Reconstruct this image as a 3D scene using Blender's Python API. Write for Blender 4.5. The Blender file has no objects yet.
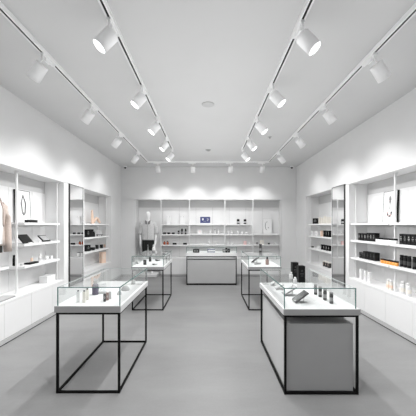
import bpy, bmesh, math, random
from mathutils import Vector, Matrix, Euler
random.seed(7)
R = math.radians
sc = bpy.context.scene
COL = sc.collection
F = 275.0; HC = 1.6; HX = 208.0; HY = 225.5        # focal length in pixels, eye height, vanishing point

# ------------------------------------------------------------------ materials
def nodes(name):
    m = bpy.data.materials.new(name); m.use_nodes = True
    nt = m.node_tree; return m, nt, nt.nodes['Principled BSDF']

def mat(name, col, rough=.5, metal=0, noise=0, scale=8, emit=0, spec=.5, bump=0):
    m, nt, b = nodes(name)
    if isinstance(col, (int, float)): col = (col, col, col)
    b.inputs['Roughness'].default_value = rough
    b.inputs['Metallic'].default_value = metal
    b.inputs['Specular IOR Level'].default_value = spec
    tc = nt.nodes.new('ShaderNodeTexCoord'); n = nt.nodes.new('ShaderNodeTexNoise')
    n.inputs['Scale'].default_value = scale; n.inputs['Detail'].default_value = 4
    nt.links.new(tc.outputs['Object'], n.inputs['Vector'])
    r = nt.nodes.new('ShaderNodeMapRange')
    r.inputs['From Min'].default_value = .3; r.inputs['From Max'].default_value = .7
    r.inputs['To Min'].default_value = 1 - noise; r.inputs['To Max'].default_value = 1 + noise
    nt.links.new(n.outputs['Fac'], r.inputs['Value'])
    v = nt.nodes.new('ShaderNodeVectorMath'); v.operation = 'SCALE'
    v.inputs[0].default_value = col
    nt.links.new(r.outputs['Result'], v.inputs['Scale'])
    nt.links.new(v.outputs[0], b.inputs['Base Color'])
    if bump:
        bp = nt.nodes.new('ShaderNodeBump'); bp.inputs['Strength'].default_value = bump
        bp.inputs['Distance'].default_value = .004
        nt.links.new(n.outputs['Fac'], bp.inputs['Height']); nt.links.new(bp.outputs[0], b.inputs['Normal'])
    if emit:
        b.inputs['Emission Color'].default_value = (*col, 1); b.inputs['Emission Strength'].default_value = emit
    return m

def glass_mat(name, tint, base=.055):
    m = bpy.data.materials.new(name); m.use_nodes = True; nt = m.node_tree; nt.nodes.clear()
    out = nt.nodes.new('ShaderNodeOutputMaterial'); mx = nt.nodes.new('ShaderNodeMixShader')
    t = nt.nodes.new('ShaderNodeBsdfTransparent'); t.inputs[0].default_value = (*tint, 1)
    g = nt.nodes.new('ShaderNodeBsdfGlossy'); g.inputs['Roughness'].default_value = 0.0
    g.inputs['Color'].default_value = (1, 1, 1, 1)
    lw = nt.nodes.new('ShaderNodeLayerWeight'); lw.inputs['Blend'].default_value = .5
    p = nt.nodes.new('ShaderNodeMath'); p.operation = 'POWER'; p.inputs[1].default_value = 4.2
    q = nt.nodes.new('ShaderNodeMath'); q.operation = 'MULTIPLY_ADD'; q.inputs[1].default_value = .9; q.inputs[2].default_value = base
    nt.links.new(lw.outputs['Facing'], p.inputs[0]); nt.links.new(p.outputs[0], q.inputs[0])
    nt.links.new(q.outputs[0], mx.inputs[0]); nt.links.new(t.outputs[0], mx.inputs[1]); nt.links.new(g.outputs[0], mx.inputs[2])
    nt.links.new(mx.outputs[0], out.inputs[0]); return m

def floor_mat():
    m, nt, b = nodes('polished concrete')
    tc = nt.nodes.new('ShaderNodeTexCoord')
    n = nt.nodes.new('ShaderNodeTexNoise'); n.inputs['Scale'].default_value = 1.1; n.inputs['Detail'].default_value = 7; n.inputs['Roughness'].default_value = .6
    n2 = nt.nodes.new('ShaderNodeTexNoise'); n2.inputs['Scale'].default_value = 45; n2.inputs['Detail'].default_value = 3
    mp = nt.nodes.new('ShaderNodeMapping'); mp.inputs['Scale'].default_value = (.6, 1.6, 1)
    nt.links.new(tc.outputs['Object'], mp.inputs[0]); nt.links.new(mp.outputs[0], n.inputs['Vector']); nt.links.new(tc.outputs['Object'], n2.inputs['Vector'])
    a = nt.nodes.new('ShaderNodeMath'); a.operation = 'MULTIPLY_ADD'; a.inputs[1].default_value = .16; nt.links.new(n2.outputs['Fac'], a.inputs[0]); nt.links.new(n.outputs['Fac'], a.inputs[2])
    cr = nt.nodes.new('ShaderNodeValToRGB')
    cr.color_ramp.elements[0].position = .34; cr.color_ramp.elements[0].color = (.225, .225, .225, 1)
    cr.color_ramp.elements[1].position = .8; cr.color_ramp.elements[1].color = (.30, .30, .30, 1)
    nt.links.new(a.outputs[0], cr.inputs[0]); nt.links.new(cr.outputs[0], b.inputs['Base Color'])
    r = nt.nodes.new('ShaderNodeMapRange'); r.inputs['To Min'].default_value = .40; r.inputs['To Max'].default_value = .50
    nt.links.new(n.outputs['Fac'], r.inputs['Value']); nt.links.new(r.outputs[0], b.inputs['Roughness'])
    b.inputs['Specular IOR Level'].default_value = .38
    return m

M = dict(
    wall=mat('white plaster', .76, .85, noise=.012, scale=3),
    ceil=mat('ceiling paint', .70, .9, noise=.01, scale=2),
    floor=floor_mat(),
    cab=mat('white lacquer', .75, .42, noise=.008, scale=3),
    shelf=mat('shelf lacquer', .82, .35, noise=.006),
    kick=mat('grey kick board', .45, .6, noise=.02),
    gap=mat('shadow gap', .02, .8),
    seam=mat('panel seam', .42, .8), band=mat('painted niche shade', .56, .85),  # band: grey that puts the shade of the upper niche into the colour
    post=mat('white steel', .74, .4),
    frame=mat('black powder coated steel', .006, .55, noise=.05, scale=60, spec=.08),
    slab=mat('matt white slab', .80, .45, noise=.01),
    slabshade=mat('shaded slab ends', .31, .5, noise=.01),  # slab ends darkened, weak frontal light put into the colour
    panel=mat('grey laminate', .44, .55, noise=.02, scale=5),
    panel2=mat('mid grey laminate', .32, .55, noise=.02, scale=5), litside=mat('lit white side', .66, .5, noise=.01),  # second one: lighter side faces, aisle light put into the colour
    track=mat('white track', .92, .4), groove=mat('dark track groove', .05, .6),
    lamp=mat('white lamp housing', .95, .38), lens=mat('lit lens', (1, 1, 1), .5, emit=4),
    glass=glass_mat('clear glass', (.965, .98, .975)),
    edge=mat('green glass edge', (.10, .19, .175), .25, noise=.1, scale=20),
    edgep=mat('pale glass edge', (.50, .55, .54), .25),
    mirror=mat('mirror silver', .93, .0, metal=1), mframe=mat('dark mirror frame', .03, .4),
    black=mat('matt black card', .007, .55, noise=.1, scale=40, spec=.2), blackg=mat('glossy black', .006, .25, spec=.3),
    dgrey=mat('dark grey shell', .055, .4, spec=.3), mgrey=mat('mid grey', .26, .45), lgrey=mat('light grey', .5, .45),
    white=mat('white card', .77, .5), whiteg=mat('white glaze', .74, .25), cream=mat('cream card', (.77, .74, .68), .55),
    peach=mat('peach card', (.80, .60, .48), .6), pink=mat('pale pink', (.82, .55, .54), .55), orange=mat('amber orange', (.78, .33, .07), .4),
    amber=mat('amber glass', (.33, .075, .03), .2), navy=mat('navy card', (.045, .055, .17), .5),
    purple=mat('smoked purple glass', (.10, .085, .13), .2), brown=mat('rosy brown', (.28, .19, .17), .35),
    steel=mat('brushed steel', .55, .3, metal=1), screen=mat('grey screen', .11, .25, noise=.25, scale=60),
    manq=mat('white mannequin', .86, .35), knit=mat('grey marl knit', .58, .95, noise=.28, scale=160, bump=.6),
    darkknit=mat('charcoal collar lining', .16, .9), shorts=mat('black cotton', .012, .9, noise=.2, scale=90),
    beige=mat('beige wool', (.50, .425, .385), .95, noise=.12, scale=70, bump=.4), beiged=mat('beige lapel', (.42, .35, .315), .95, noise=.1, scale=70),
    clear=glass_mat('clear acrylic', (.93, .94, .94), .10), sensor=mat('grey diffuser', .55, .6),
)

# ------------------------------------------------------------------ mesh builder
class MB:
    def __init__(s): s.bm = bmesh.new(); s.T = Matrix.Identity(4)
    def _new(s, geom_verts, mi=0, M_=None):
        if M_ is None: M_ = Matrix.Identity(4)
        bmesh.ops.transform(s.bm, matrix=s.T @ M_, verts=geom_verts)
        fs = {f for v in geom_verts for f in v.link_faces}
        for f in fs: f.material_index = mi
        return s
    def box(s, x0, y0, z0, x1, y1, z1, mi=0, bev=0, rot=None):
        r = bmesh.ops.create_cube(s.bm, size=1)['verts']
        c = Vector(((x0+x1)/2, (y0+y1)/2, (z0+z1)/2))
        S = Matrix.Diagonal((abs(x1-x0), abs(y1-y0), abs(z1-z0), 1))
        bmesh.ops.transform(s.bm, matrix=S, verts=r)
        if bev:
            es = list({e for v in r for e in v.link_edges})
            o = bmesh.ops.bevel(s.bm, geom=es, offset=bev, segments=2, affect='EDGES', profile=.6)
            r = list({v for f in o['faces'] for v in f.verts} | {v for v in r if v.is_valid})
            seen = set(r); st = list(r)
            while st:
                v = st.pop()
                for e in v.link_edges:
                    w = e.other_vert(v)
                    if w not in seen: seen.add(w); st.append(w)
            r = list(seen)
        return s._new(r, mi, Matrix.Translation(c) @ (rot.to_matrix().to_4x4() if rot else Matrix.Identity(4)))
    def rings(s, rings, mi=0, cap0=True, cap1=True, smooth=True):
        vs = [[s.bm.verts.new(s.T @ Vector(p)) for p in r] for r in rings]
        n = len(vs[0])
        for a, b in zip(vs, vs[1:]):
            for i in range(n):
                f = s.bm.faces.new((a[i], a[(i+1) % n], b[(i+1) % n], b[i])); f.material_index = mi; f.smooth = smooth
        if cap0: f = s.bm.faces.new(list(reversed(vs[0]))); f.material_index = mi
        if cap1: f = s.bm.faces.new(vs[-1]); f.material_index = mi
        return s
    def lathe(s, prof, cx=0, cy=0, n=20, mi=0, sx=1, sy=1):
        rr = [[(cx + max(r, 1e-4)*sx*math.cos(2*math.pi*i/n), cy + max(r, 1e-4)*sy*math.sin(2*math.pi*i/n), z) for i in range(n)] for r, z in prof]
        return s.rings(rr, mi)
    def tube(s, pts, r, n=10, mi=0, rx=None):
        pts = [Vector(p) for p in pts]; rr = []
        rs = r if isinstance(r, (list, tuple)) else [r]*len(pts)
        for i, p in enumerate(pts):
            d = (pts[min(i+1, len(pts)-1)] - pts[max(i-1, 0)]).normalized()
            up = Vector((0, 0, 1)) if abs(d.z) < .9 else Vector((0, 1, 0))
            a = d.cross(up).normalized(); b = a.cross(d)
            rr.append([p + (a*math.cos(2*math.pi*k/n)*(rx[i] if rx else rs[i]) + b*math.sin(2*math.pi*k/n)*rs[i]) for k in range(n)])
        return s.rings(rr, mi)
    def quad(s, ps, mi=0):
        f = s.bm.faces.new([s.bm.verts.new(s.T @ Vector(p)) for p in ps]); f.material_index = mi; return s
    def build(s, name, mats, parent=None, loc=None, rz=None):
        bmesh.ops.recalc_face_normals(s.bm, faces=s.bm.faces[:])
        me = bpy.data.meshes.new(name); s.bm.to_mesh(me); s.bm.free()
        for m in (mats if isinstance(mats, (list, tuple)) else [mats]): me.materials.append(m)
        o = bpy.data.objects.new(name, me); COL.objects.link(o)
        if parent: o.parent = parent
        if loc is not None: o.location = loc
        if rz is not None: o.rotation_euler.z = rz
        return o

def tag(o, label, cat, group=None):
    o['label'] = label; o['category'] = cat
    if group: o['group'] = group
    return o
def thing(name, label, cat, loc=(0, 0, 0), rz=0, group=None):
    o = bpy.data.objects.new(name, None); COL.objects.link(o); o.location = loc; o.rotation_euler.z = rz
    o.empty_display_size = .05
    return tag(o, label, cat, group)
def struct(o): o['kind'] = 'structure'; return o
def kids(o): return [c for c in COL.objects if c.parent == o]
def dup(root, loc, label, rz=None, group=None):
    def cp(o, par):
        c = o.copy(); COL.objects.link(c)
        if par: c.parent = par
        for k in kids(o): cp(k, c)
        return c
    r = cp(root, None); r.location = loc; r['label'] = label
    if rz is not None: r.rotation_euler.z = rz
    if group: r['group'] = group
    return r
def pt(px, py, Y): return Vector(((px-HX)*Y/F, Y, HC-(py-HY)*Y/F))
def onz(px, py, z):
    Y = F*(HC-z)/(py-HY); return Vector(((px-HX)*Y/F, Y, z))
def onx(px, X, z): return Vector((X, X*F/(px-HX), z))

# ------------------------------------------------------------------ room
XL, XR, YB, ZC = -2.74, 2.79, 8.70, 3.45
D = .37; Y0 = -1.2; ZN = 2.42; ZB = .575
NL = [(-1.0, 5.23), (6.09, 7.79)]; NR = [(-1.0, 5.44), (6.22, 7.83)]
NB = (-2.30, 2.34)
OUT = .12
def side_wall(name, X, s, niches):
    m = MB(); xo = X+s*D; xx = sorted((X, xo+s*OUT))
    m.box(xx[0], Y0, ZN, xx[1], YB+D+OUT, ZC+.1)
    ys = [Y0]+[v for n in niches for v in n]+[YB+D+OUT]
    for a, b in zip(ys[::2], ys[1::2]): m.box(xx[0], a, 0, xx[1], b, ZN+.01)
    bb = sorted((xo, xo+s*OUT))
    m.box(bb[0], Y0, 0, bb[1], YB, ZN+.01)
    struct(m.build(name, M['wall']))
side_wall('wall_left', XL, -1, NL); side_wall('wall_right', XR, 1, NR)
m = MB(); m.box(XL, YB, ZN, XR, YB+D+OUT, ZC+.1); m.box(XL, YB, 0, NB[0], YB+D+OUT, ZN+.01); m.box(NB[1], YB, 0, XR, YB+D+OUT, ZN+.01)
m.box(NB[0]-.01, YB+D, 0, NB[1]+.01, YB+D+OUT, ZN+.01); struct(m.build('wall_back', M['wall']))
m = MB(); m.box(XL-D-OUT, Y0, -.1, XR+D+OUT, YB+D+OUT, 0); struct(m.build('floor', M['floor']))
m = MB(); m.box(XL-.1, Y0, ZC, XR+.1, YB+.1, ZC+.1); struct(m.build('ceiling', M['ceil']))

# skirting: pale kick board and dark shadow gap at the floor
def baseboard(name, ranges, X, s):
    m = MB()
    for a, b in ranges:
        x = sorted((X-s*.002, X-s*.012)); m.box(x[0], a, .014, x[1], b, .066, 0)
        x = sorted((X-s*.001, X-s*.009)); m.box(x[0], a, 0, x[1], b, .014, 1)
    struct(m.build(name, [M['kick'], M['gap']]))
baseboard('baseboard_left', [(Y0, YB)], XL, -1); baseboard('baseboard_right', [(Y0, YB)], XR, 1)
m = MB()
for a, b in ((XL+.015, -1.49), (-1.49, XR-.015)):
    if a < -2: 
        m.box(a, YB-.012, .014, NB[0], YB-.002, .066, 0); m.box(a, YB-.009, 0, NB[0], YB-.001, .014, 1)
    else:
        m.box(a, YB-.012, .014, b, YB-.002, .066, 0); m.box(a, YB-.009, 0, b, YB-.001, .014, 1)
struct(m.build('baseboard_back', [M['kick'], M['gap']]))

# niche back panels: flat boards with fine seams
def backpanels(name, X, s, a, b, z0=ZB, z1=ZN, w=.57, start=None):
    m = MB(); y = start if start is not None else a
    cuts = [a]
    while y < b-.02:
        if y > a+.02: cuts.append(y)
        y += w
    cuts.append(b)
    for p, q in zip(cuts, cuts[1:]):
        x = sorted((X+s*(D-.001), X+s*(D-.013))); m.box(x[0], p+.003, z0, x[1], q-.003, 2.20, 0)
    x = sorted((X+s*(D-.0005), X+s*(D-.004))); m.box(x[0], a, z0, x[1], b, 2.19, 1); m.box(x[0], a+.001, 2.19, x[1], b-.001, z1-.001, 2)  # strip above the boards: unlit wall painted in as grey
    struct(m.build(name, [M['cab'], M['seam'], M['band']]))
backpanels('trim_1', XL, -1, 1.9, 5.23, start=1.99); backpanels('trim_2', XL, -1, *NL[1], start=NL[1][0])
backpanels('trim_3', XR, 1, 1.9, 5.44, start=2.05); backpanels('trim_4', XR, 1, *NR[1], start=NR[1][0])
m = MB(); xs = [NB[0], -1.49, -.60, .54, 1.45, NB[1]]
allx = [NB[0]] + [-1.49+i*.547 for i in range(8)]
for p, q in zip(allx, allx[1:]): m.box(p+.003, YB+D-.013, .01 if q <= -1.48 else ZB, q-.003, YB+D-.001, 2.19, 0)
m.box(NB[0], YB+D-.004, .02, NB[1], YB+D-.0005, 2.18, 1); m.box(NB[0]+.001, YB+D-.004, 2.18, NB[1]-.001, YB+D-.0005, ZN-.001, 2); struct(m.build('trim_5', [M['cab'], M['seam'], M['band']]))  # same painted grey shade above the back wall boards

# ------------------------------------------------------------------ base cabinets and ledges
def cab(label, X, s, a, b, group):
    t = thing('base_cabinet', label, 'cabinet', (X, (a+b)/2, 0), 0, group); h = (b-a)/2
    m = MB(); x = sorted((s*.022, s*(D-.014))); m.box(x[0], -h+.002, .07, x[1], h-.002, ZB-.032); m.build('cabinet_body', M['cab'], t)
    m = MB(); x = sorted((s*.001, s*.020)); m.box(x[0], -h+.0022, .068, x[1], h-.0022, ZB-.034, bev=.002); m.build('door', M['cab'], t)
def cabs(X, s, a, b, side, w=.57, start=None):
    cuts = [a]; y = start if start is not None else a
    while y < b-.05:
        if y > a+.05: cuts.append(y)
        y += w
    cuts.append(b); n = len(cuts)-1
    ords = ['nearest to the viewer', 'second', 'third', 'fourth', 'fifth', 'sixth', 'seventh', 'eighth', 'ninth']
    for i, (p, q) in enumerate(zip(cuts, cuts[1:])):
        k = n-1-i
        pos = 'beside the far pier' if k == 0 else '%s from far pier' % ords[k]
        cab('white handleless cabinet front under %s, %s' % (side, pos), X, s, p, q, 'handleless base cabinets')
cabs(XL, -1, 2.56, 5.23, 'the large left niche', start=2.56)
cabs(XL, -1, *NL[1], 'the small left niche', w=.5667)
cabs(XR, 1, 2.62, 5.44, 'the large right niche', start=2.62)
cabs(XR, 1, *NR[1], 'the small right niche', w=.5367)
for i in range(7):
    a = -1.49+i*.547; b = a+.547
    t = thing('base_cabinet', 'white handleless cabinet front in back wall base, %s from the mannequin' % ['first', 'second', 'third', 'fourth', 'fifth', 'sixth', 'seventh'][i], 'cabinet', ((a+b)/2, YB, 0), 0, 'handleless base cabinets')
    MB().box(-.2715, .022, .07, .2715, D-.014, ZB-.032).build('cabinet_body', M['cab'], t)
    MB().box(-.2713, .001, .068, .2713, .020, ZB-.034, bev=.002).build('door', M['cab'], t)
def ledge(label, x0, y0, x1, y1):
    tag(MB().box(x0, y0, ZB-.03, x1, y1, ZB, bev=.003).build('display_ledge', M['shelf']), label, 'ledge')
ledge('long white ledge along the bottom of the large left niche', XL-D+.013, 2.56, XL+.003, 5.228)
ledge('short white ledge along the bottom of the small left niche', XL-D+.013, 6.092, XL+.003, 7.788)
ledge('long white ledge along the bottom of the large right niche', XR-.003, 2.62, XR+D-.013, 5.438)
ledge('short white ledge along the bottom of the small right niche', XR-.003, 6.222, XR+D-.013, 7.828)
ledge('white ledge running along the bottom of the back wall niche', -1.488, YB-.003, NB[1]-.002, YB+D-.013)

# ------------------------------------------------------------------ shelves and posts
SH = [1.645, 1.32, .985]; TH = .035; LV = ['top', 'middle', 'lower']
def shelf(label, x0, y0, x1, y1, z, group):
    t = thing('wall_shelf', label, 'shelf', ((x0+x1)/2, (y0+y1)/2, z), 0, group)
    hx, hy = (x1-x0)/2, (y1-y0)/2
    MB().box(-hx, -hy, -TH, hx, hy, 0, bev=.003).build('shelf_board', M['shelf'], t)
    for sg in (-1, 1):
        if hx > hy: MB().box(sg*(hx-.06)-.006, -hy+.06, -TH-.03, sg*(hx-.06)+.006, hy, -TH).build('bracket', M['post'], t)
        else:
            s = 1 if x0 > 0 else -1
            MB().box(-hx+(.06 if s > 0 else 0), sg*(hy-.05)-.006, -TH-.03, hx-(.06 if s < 0 else 0), sg*(hy-.05)+.006, -TH).build('bracket', M['post'], t)
for z, l in zip(SH, LV):
    g = 'white wall shelves'
    shelf('%s white shelf in the large left niche, far side of the post' % l, XL-D+.015, 4.13, XL-.015, 5.12, z, g)
    shelf('%s white shelf in the large left niche, near side behind the jacket' % l, XL-D+.015, 2.6, XL-.235, 4.115, z, g)
    shelf('%s white shelf in the small left niche' % l, XL-D+.015, 6.15, XL-.02, 7.66, z, g)
    shelf('%s white shelf in the large right niche, far side of the post' % l, XR+.012, 4.27, XR+D-.015, 5.40, z, g)
    shelf('%s white shelf in the large right niche, near side of the post' % l, XR+.015, 2.7, XR+D-.015, 4.25, z, g)
    shelf('%s white shelf in the small right niche' % l, XR+.02, 6.28, XR+D-.015, 7.70, z, g)
def bx(px, Y=YB+.02): return (px-HX)*Y/F
bays = [('beside the mannequin', 161.4, 189, (0, 1, 2), 0), ('behind the counter', 189.6, 224.6, (0, 1, 2), .012), ('right of the counter', 225.2, 252.6, (0, 1, 2), 0), ('at the far right end', 253.4, 279.6, (1, 2), .008)]
for nm, a, b, lv, dz in bays:
    for k in lv: shelf('%s white shelf on the back wall, bay %s' % (LV[k], nm), bx(a), YB+.03, bx(b), YB+D-.015, SH[k]+(dz if k else 0), 'white wall shelves')
def post(label, x, y, z0=ZB, z1=ZN):
    t = thing('shelf_upright', label, 'post', (x, y, z0), 0, 'white shelf posts')
    MB().box(-.013, -.013, 0, .013, .013, z1-z0, bev=.003).build('post', M['post'], t)
    MB().box(-.024, -.024, z1-z0-.03, .024, .024, z1-z0-.001, bev=.003).build('ceiling_bracket', M['post'], t)
    MB().box(-.022, -.022, .0, .022, .022, .012, bev=.002).build('foot_plate', M['post'], t)
post('slim white post between shelf sections of the large left niche', XL-.13, 4.122)
post('slim white post between shelf sections of the large right niche', XR+.11, 4.2605)
post('slim white post against the far jamb of the large left niche', XL-.12, 5.20)
post('slim white post against the far jamb of the large right niche', XR+.13, 5.422)
post('slim white post against the far jamb of the small left niche', XL-.12, 7.73)
post('slim white post against the far jamb of the small right niche', XR+.12, 7.77)
for px, l in ((161, 'between the mannequin and the shelves'), (189.3, 'left of the counter'), (224.9, 'right of the blue picture'), (253, 'left of the bracelet picture'), (281, 'at the right end of the niche')):
    post('slim white post on the back wall %s' % l, bx(px, YB+.005), YB+.012)

# ------------------------------------------------------------------ mirrors
def mirror(label, X, s, a, b, z0, z1):
    t = thing('wall_mirror', label, 'mirror', (X, (a+b)/2, z0)); h = (b-a)/2; H = z1-z0; w = .009; d = .03
    x = sorted((0, -s*d)); m = MB()
    m.box(x[0], -h, 0, x[1], -h+w, H).box(x[0], h-w, 0, x[1], h, H).box(x[0], -h+w, 0, x[1], h-w, w).box(x[0], -h+w, H-w, x[1], h-w, H)
    m.build('mirror_frame', M['mframe'], t)
    x = sorted((-s*.002, -s*(d-.004))); MB().box(x[0], -h+w, w, x[1], h-w, H-w).build('mirror_glass', M['mirror'], t)
mirror('tall narrow black-framed mirror on the left wall pier', XL, -1, 5.40, 5.98, .40, 2.42)
mirror('tall narrow black-framed mirror on the right wall pier', XR, 1, 5.58, 6.13, .36, 2.44)

# ------------------------------------------------------------------ tracks and spotlights
ZT = ZC-.045
def track(name, label, a, b, axis, c):
    m = MB(); w = .026
    def bb(u0, u1, z0, z1, mi):
        if axis == 'y': m.box(c+u0, a, z0, c+u1, b, z1, mi)
        else: m.box(a, c+u0, z0, b, c+u1, z1, mi)
    bb(-w, -.010, ZT, ZC-.001, 0); bb(.010, w, ZT, ZC-.001, 0); bb(-.010, .010, ZC-.015, ZC-.001, 1); bb(-.010, -.007, ZT+.004, ZC-.001, 1); bb(.007, .010, ZT+.004, ZC-.001, 1)
    tag(m.build(name, [M['track'], M['groove']]), label, 'light track')
track('lighting_track', 'white ceiling track above the left wall, outer left run', -.2, 7.87, 'y', -1.735)
track('lighting_track', 'white ceiling track above the left tables, inner left run', -.2, 6.62, 'y', -.86)
track('lighting_track', 'white ceiling track above the right tables, inner right run', -.2, 6.62, 'y', .83)
track('lighting_track', 'white ceiling track above the right wall, outer right run', -.2, 7.87, 'y', 1.745)
track('lighting_track', 'white ceiling track running across in front of the back wall', -1.765, 1.775, 'x', 7.90)

def spot(name_lab, x, y, d, along, power, size, blend=.5, off=(0, 0)):
    d = Vector(d).normalized()
    t = thing('track_spotlight', name_lab, 'spotlight', (x, y, ZT), 0, 'white track spotlights')
    m = MB()
    if along == 'y':
        m.box(-.019, -.01, -.022, .019, .21, .004, bev=.003)
        sgn = -1 if x < 0 else 1
        m.rings([[(-.012, .04, -.022), (.012, .04, -.022), (.012, .17, -.022), (-.012, .17, -.022)], [(-.010, .05, -.05), (.010, .05, -.05), (.010, .12, -.05), (-.010, .12, -.05)]], smooth=False)
    else: m.box(-.13, -.018, -.024, .08, .018, .004, bev=.003)
    m.build('track_adapter', M['track'], t)
    c = Vector((off[0], off[1], -.195))
    MB().tube([(0, .0, -.018), (0, 0, -.06), (c.x*.5, 0, -.10), (c.x-d.x*.03, c.y-d.y*.03, c.z-d.z*.03+.02)], .009, 8).build('stem', M['track'], t)
    k = 1.0 if x < 0 else -1.0
    q = d.to_track_quat('Z', 'Y').to_matrix().to_4x4()
    m = MB(); m.T = Matrix.Translation(c) @ q
    r, L = .066, .088
    m.lathe([(.0, -L), (r-.004, -L), (r, -L+.004), (r, L), (r-.005, L), (r-.008, L-.012), (0, L-.0125)], n=28); m.build('housing', M['lamp'], t)
    m = MB(); m.T = Matrix.Translation(c) @ q; m.lathe([(0, L-.011), (r-.009, L-.011), (r-.010, L-.004), (0, L-.003)], n=28)
    m.build('lens', M['lens'], t)
    li = bpy.data.lights.new('spot_beam', 'SPOT'); li.energy = power; li.spot_size = R(size); li.spot_blend = blend; li.shadow_soft_size = .05
    lo = bpy.data.objects.new('spot_beam', li); COL.objects.link(lo); lo.parent = t
    lo.location = c + d*(L+.03); lo.rotation_euler = d.to_track_quat('-Z', 'Y').to_euler()
    return t
ON = ['nearest', 'second', 'third', 'fourth', 'fifth']
PO, PI_, PB = 26, 92, 31
for i, y in enumerate((0.30, 1.60)):  # outer heads out of view, added to light the foreground
    for s_, x_, n_ in ((-1, -1.735, 'left'), (1, 1.745, 'right')):
        spot('added unseen spotlight on outer %s track above the viewer, %s' % (n_, ('rear', 'front')[i]), x_, y, (s_*.66, .22, -.72), 'y', PO, 80, 1, (s_*.03, 0))
for i, y in enumerate((0.0, 1.2)):  # inner heads out of view, added to light the front tables
    for s_, x_, n_ in ((-1, -.86, 'left'), (1, .83, 'right')):
        spot('added unseen spotlight on inner %s track above the viewer, %s' % (n_, ('rear', 'front')[i]), x_, y, (s_*.55, -.1, -.78), 'y', PI_, 95, 1, (s_*.065, 0))
for i, y in enumerate((2.88, 4.08, 5.36, 6.72)):
    spot('white cylinder spotlight on outer left track, %s from the viewer' % ON[i], -1.735, y, (-.66, .22, -.72), 'y', PO, 80, 1, (-.05, 0))
    spot('white cylinder spotlight on outer right track, %s from the viewer' % ON[i], 1.745, y, (.66, .22, -.72), 'y', PO, 80, 1, (.058, 0))
for i, (y, y2) in enumerate(((2.39, 2.42), (3.54, 3.50), (4.57, 4.55), (5.60, 5.55), (6.46, 6.46))):
    spot('white cylinder spotlight on inner left track, %s from the viewer' % ON[i], -.86, y, (-.58, -.22, -.78), 'y', PI_, 95, 1, (-.03, 0))
    spot('white cylinder spotlight on inner right track, %s from the viewer' % ON[i], .83, y2, (.58, -.22, -.78), 'y', PI_, 95, 1, (.055, 0))
for px, l in ((157.9, 'first from the left'), (192.9, 'second from the left'), (230.6, 'second from the right'), (262.3, 'first from the right')):
    spot('white cylinder spotlight on the rear cross track, %s' % l, (px-HX)*7.9/F, 7.90, (0, .48, -.88), 'x', PB, 92, .8, (0, .01))

# ------------------------------------------------------------------ ceiling fittings
def disc(name, label, cat, x, y, r, h, mt):
    m = MB(); m.lathe([(0, -h), (r*.8, -h), (r*.97, -h*.6), (r, -.0005), (0, -.0005)], n=28); o = m.build(name, mt, loc=(x, y, ZC)); tag(o, label, cat); return o
t = thing('ceiling_speaker', 'round grey flush ceiling speaker between the inner tracks', 'speaker', (0, 4.20, ZC))
MB().lathe([(.075, -.006), (.095, -.006), (.098, -.001), (.075, -.001)], n=32).build('rim', M['sensor'], t)
MB().lathe([(0, -.0045), (.074, -.0045), (.074, -.001), (0, -.001)], n=32).build('grille', M['lgrey'], t)
t = thing('smoke_detector', 'small round ceiling detector near the back cross track', 'detector', (0, 6.72, ZC))
MB().lathe([(0, -.012), (.065, -.012), (.07, -.001), (0, -.001)], n=28).build('base', M['sensor'], t)
MB().lathe([(0, -.034), (.035, -.034), (.045, -.012), (0, -.012)], n=24).build('sensor_head', M['lgrey'], t)
t = thing('sprinkler_head', 'tiny round sprinkler rose in the ceiling right of center', 'sprinkler', (1.29, 5.74, ZC))
MB().lathe([(0, -.008), (.035, -.008), (.042, -.001), (0, -.001)], n=24).build('rose', M['lgrey'], t)
MB().lathe([(0, -.03), (.014, -.03), (.008, -.02), (.008, -.008), (0, -.008)], n=12).build('nozzle', M['mgrey'], t)
for px, l in ((125.2, 'left'), (291.8, 'right')):
    t = thing('security_camera', 'small white dome camera with black eye in the back %s ceiling corner' % l, 'camera', ((px-HX)*8.55/F, 8.55, ZC))
    MB().lathe([(0, -.04), (.042, -.04), (.05, -.03), (.05, -.001), (0, -.001)], n=24).build('housing', M['lamp'], t)
    MB().lathe([(0, -.085), (.018, -.08), (.032, -.06), (.036, -.04), (0, -.04)], n=20).build('dome', M['blackg'], t)

# ------------------------------------------------------------------ display tables
def bars(m, w, l, h, r):
    """frame outline with legs, local origin at centre front-bottom, y from 0 to l"""
    pass
def glass_case(t, x0, x1, y0, y1, z0, z1, e=.004, aisle=0):
    g = MB()
    g.quad([(x0, y0, z0), (x1, y0, z0), (x1, y0, z1), (x0, y0, z1)]); g.quad([(x0, y1, z0), (x1, y1, z0), (x1, y1, z1), (x0, y1, z1)])
    g.quad([(x0, y0, z0), (x0, y1, z0), (x0, y1, z1), (x0, y0, z1)]); g.quad([(x1, y0, z0), (x1, y1, z0), (x1, y1, z1), (x1, y0, z1)])
    g.quad([(x0, y0, z1), (x1, y0, z1), (x1, y1, z1), (x0, y1, z1)])
    c = g.build('glass_cover', M['glass'], t)
    m = MB(); p = MB(); f = .0022
    for x in (x0, x1):
        m.box(x-e, y0-e, z0, x+e, y0+e, z1-e); p.box(x-f, y1-f, z0, x+f, y1+f, z1-f)
    m.box(x0-e, y0-e, z1-e, x1+e, y0+e, z1+e*.7); p.box(x0-f, y1-f, z1-f, x1+f, y1+f, z1+f*.7)
    for x, s_ in ((x0, -1), (x1, 1)):
        if aisle == s_ : m.box(x-e, y0+e, z1-e, x+e, y1+e, z1+e*.7)
        else: p.box(x-f, y0+e, z1-f, x+f, y1-f, z1+f*.7)
    m.build('green_glass_edge', M['edge'], c); p.build('pale_glass_edge', M['edgep'], c)
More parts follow.
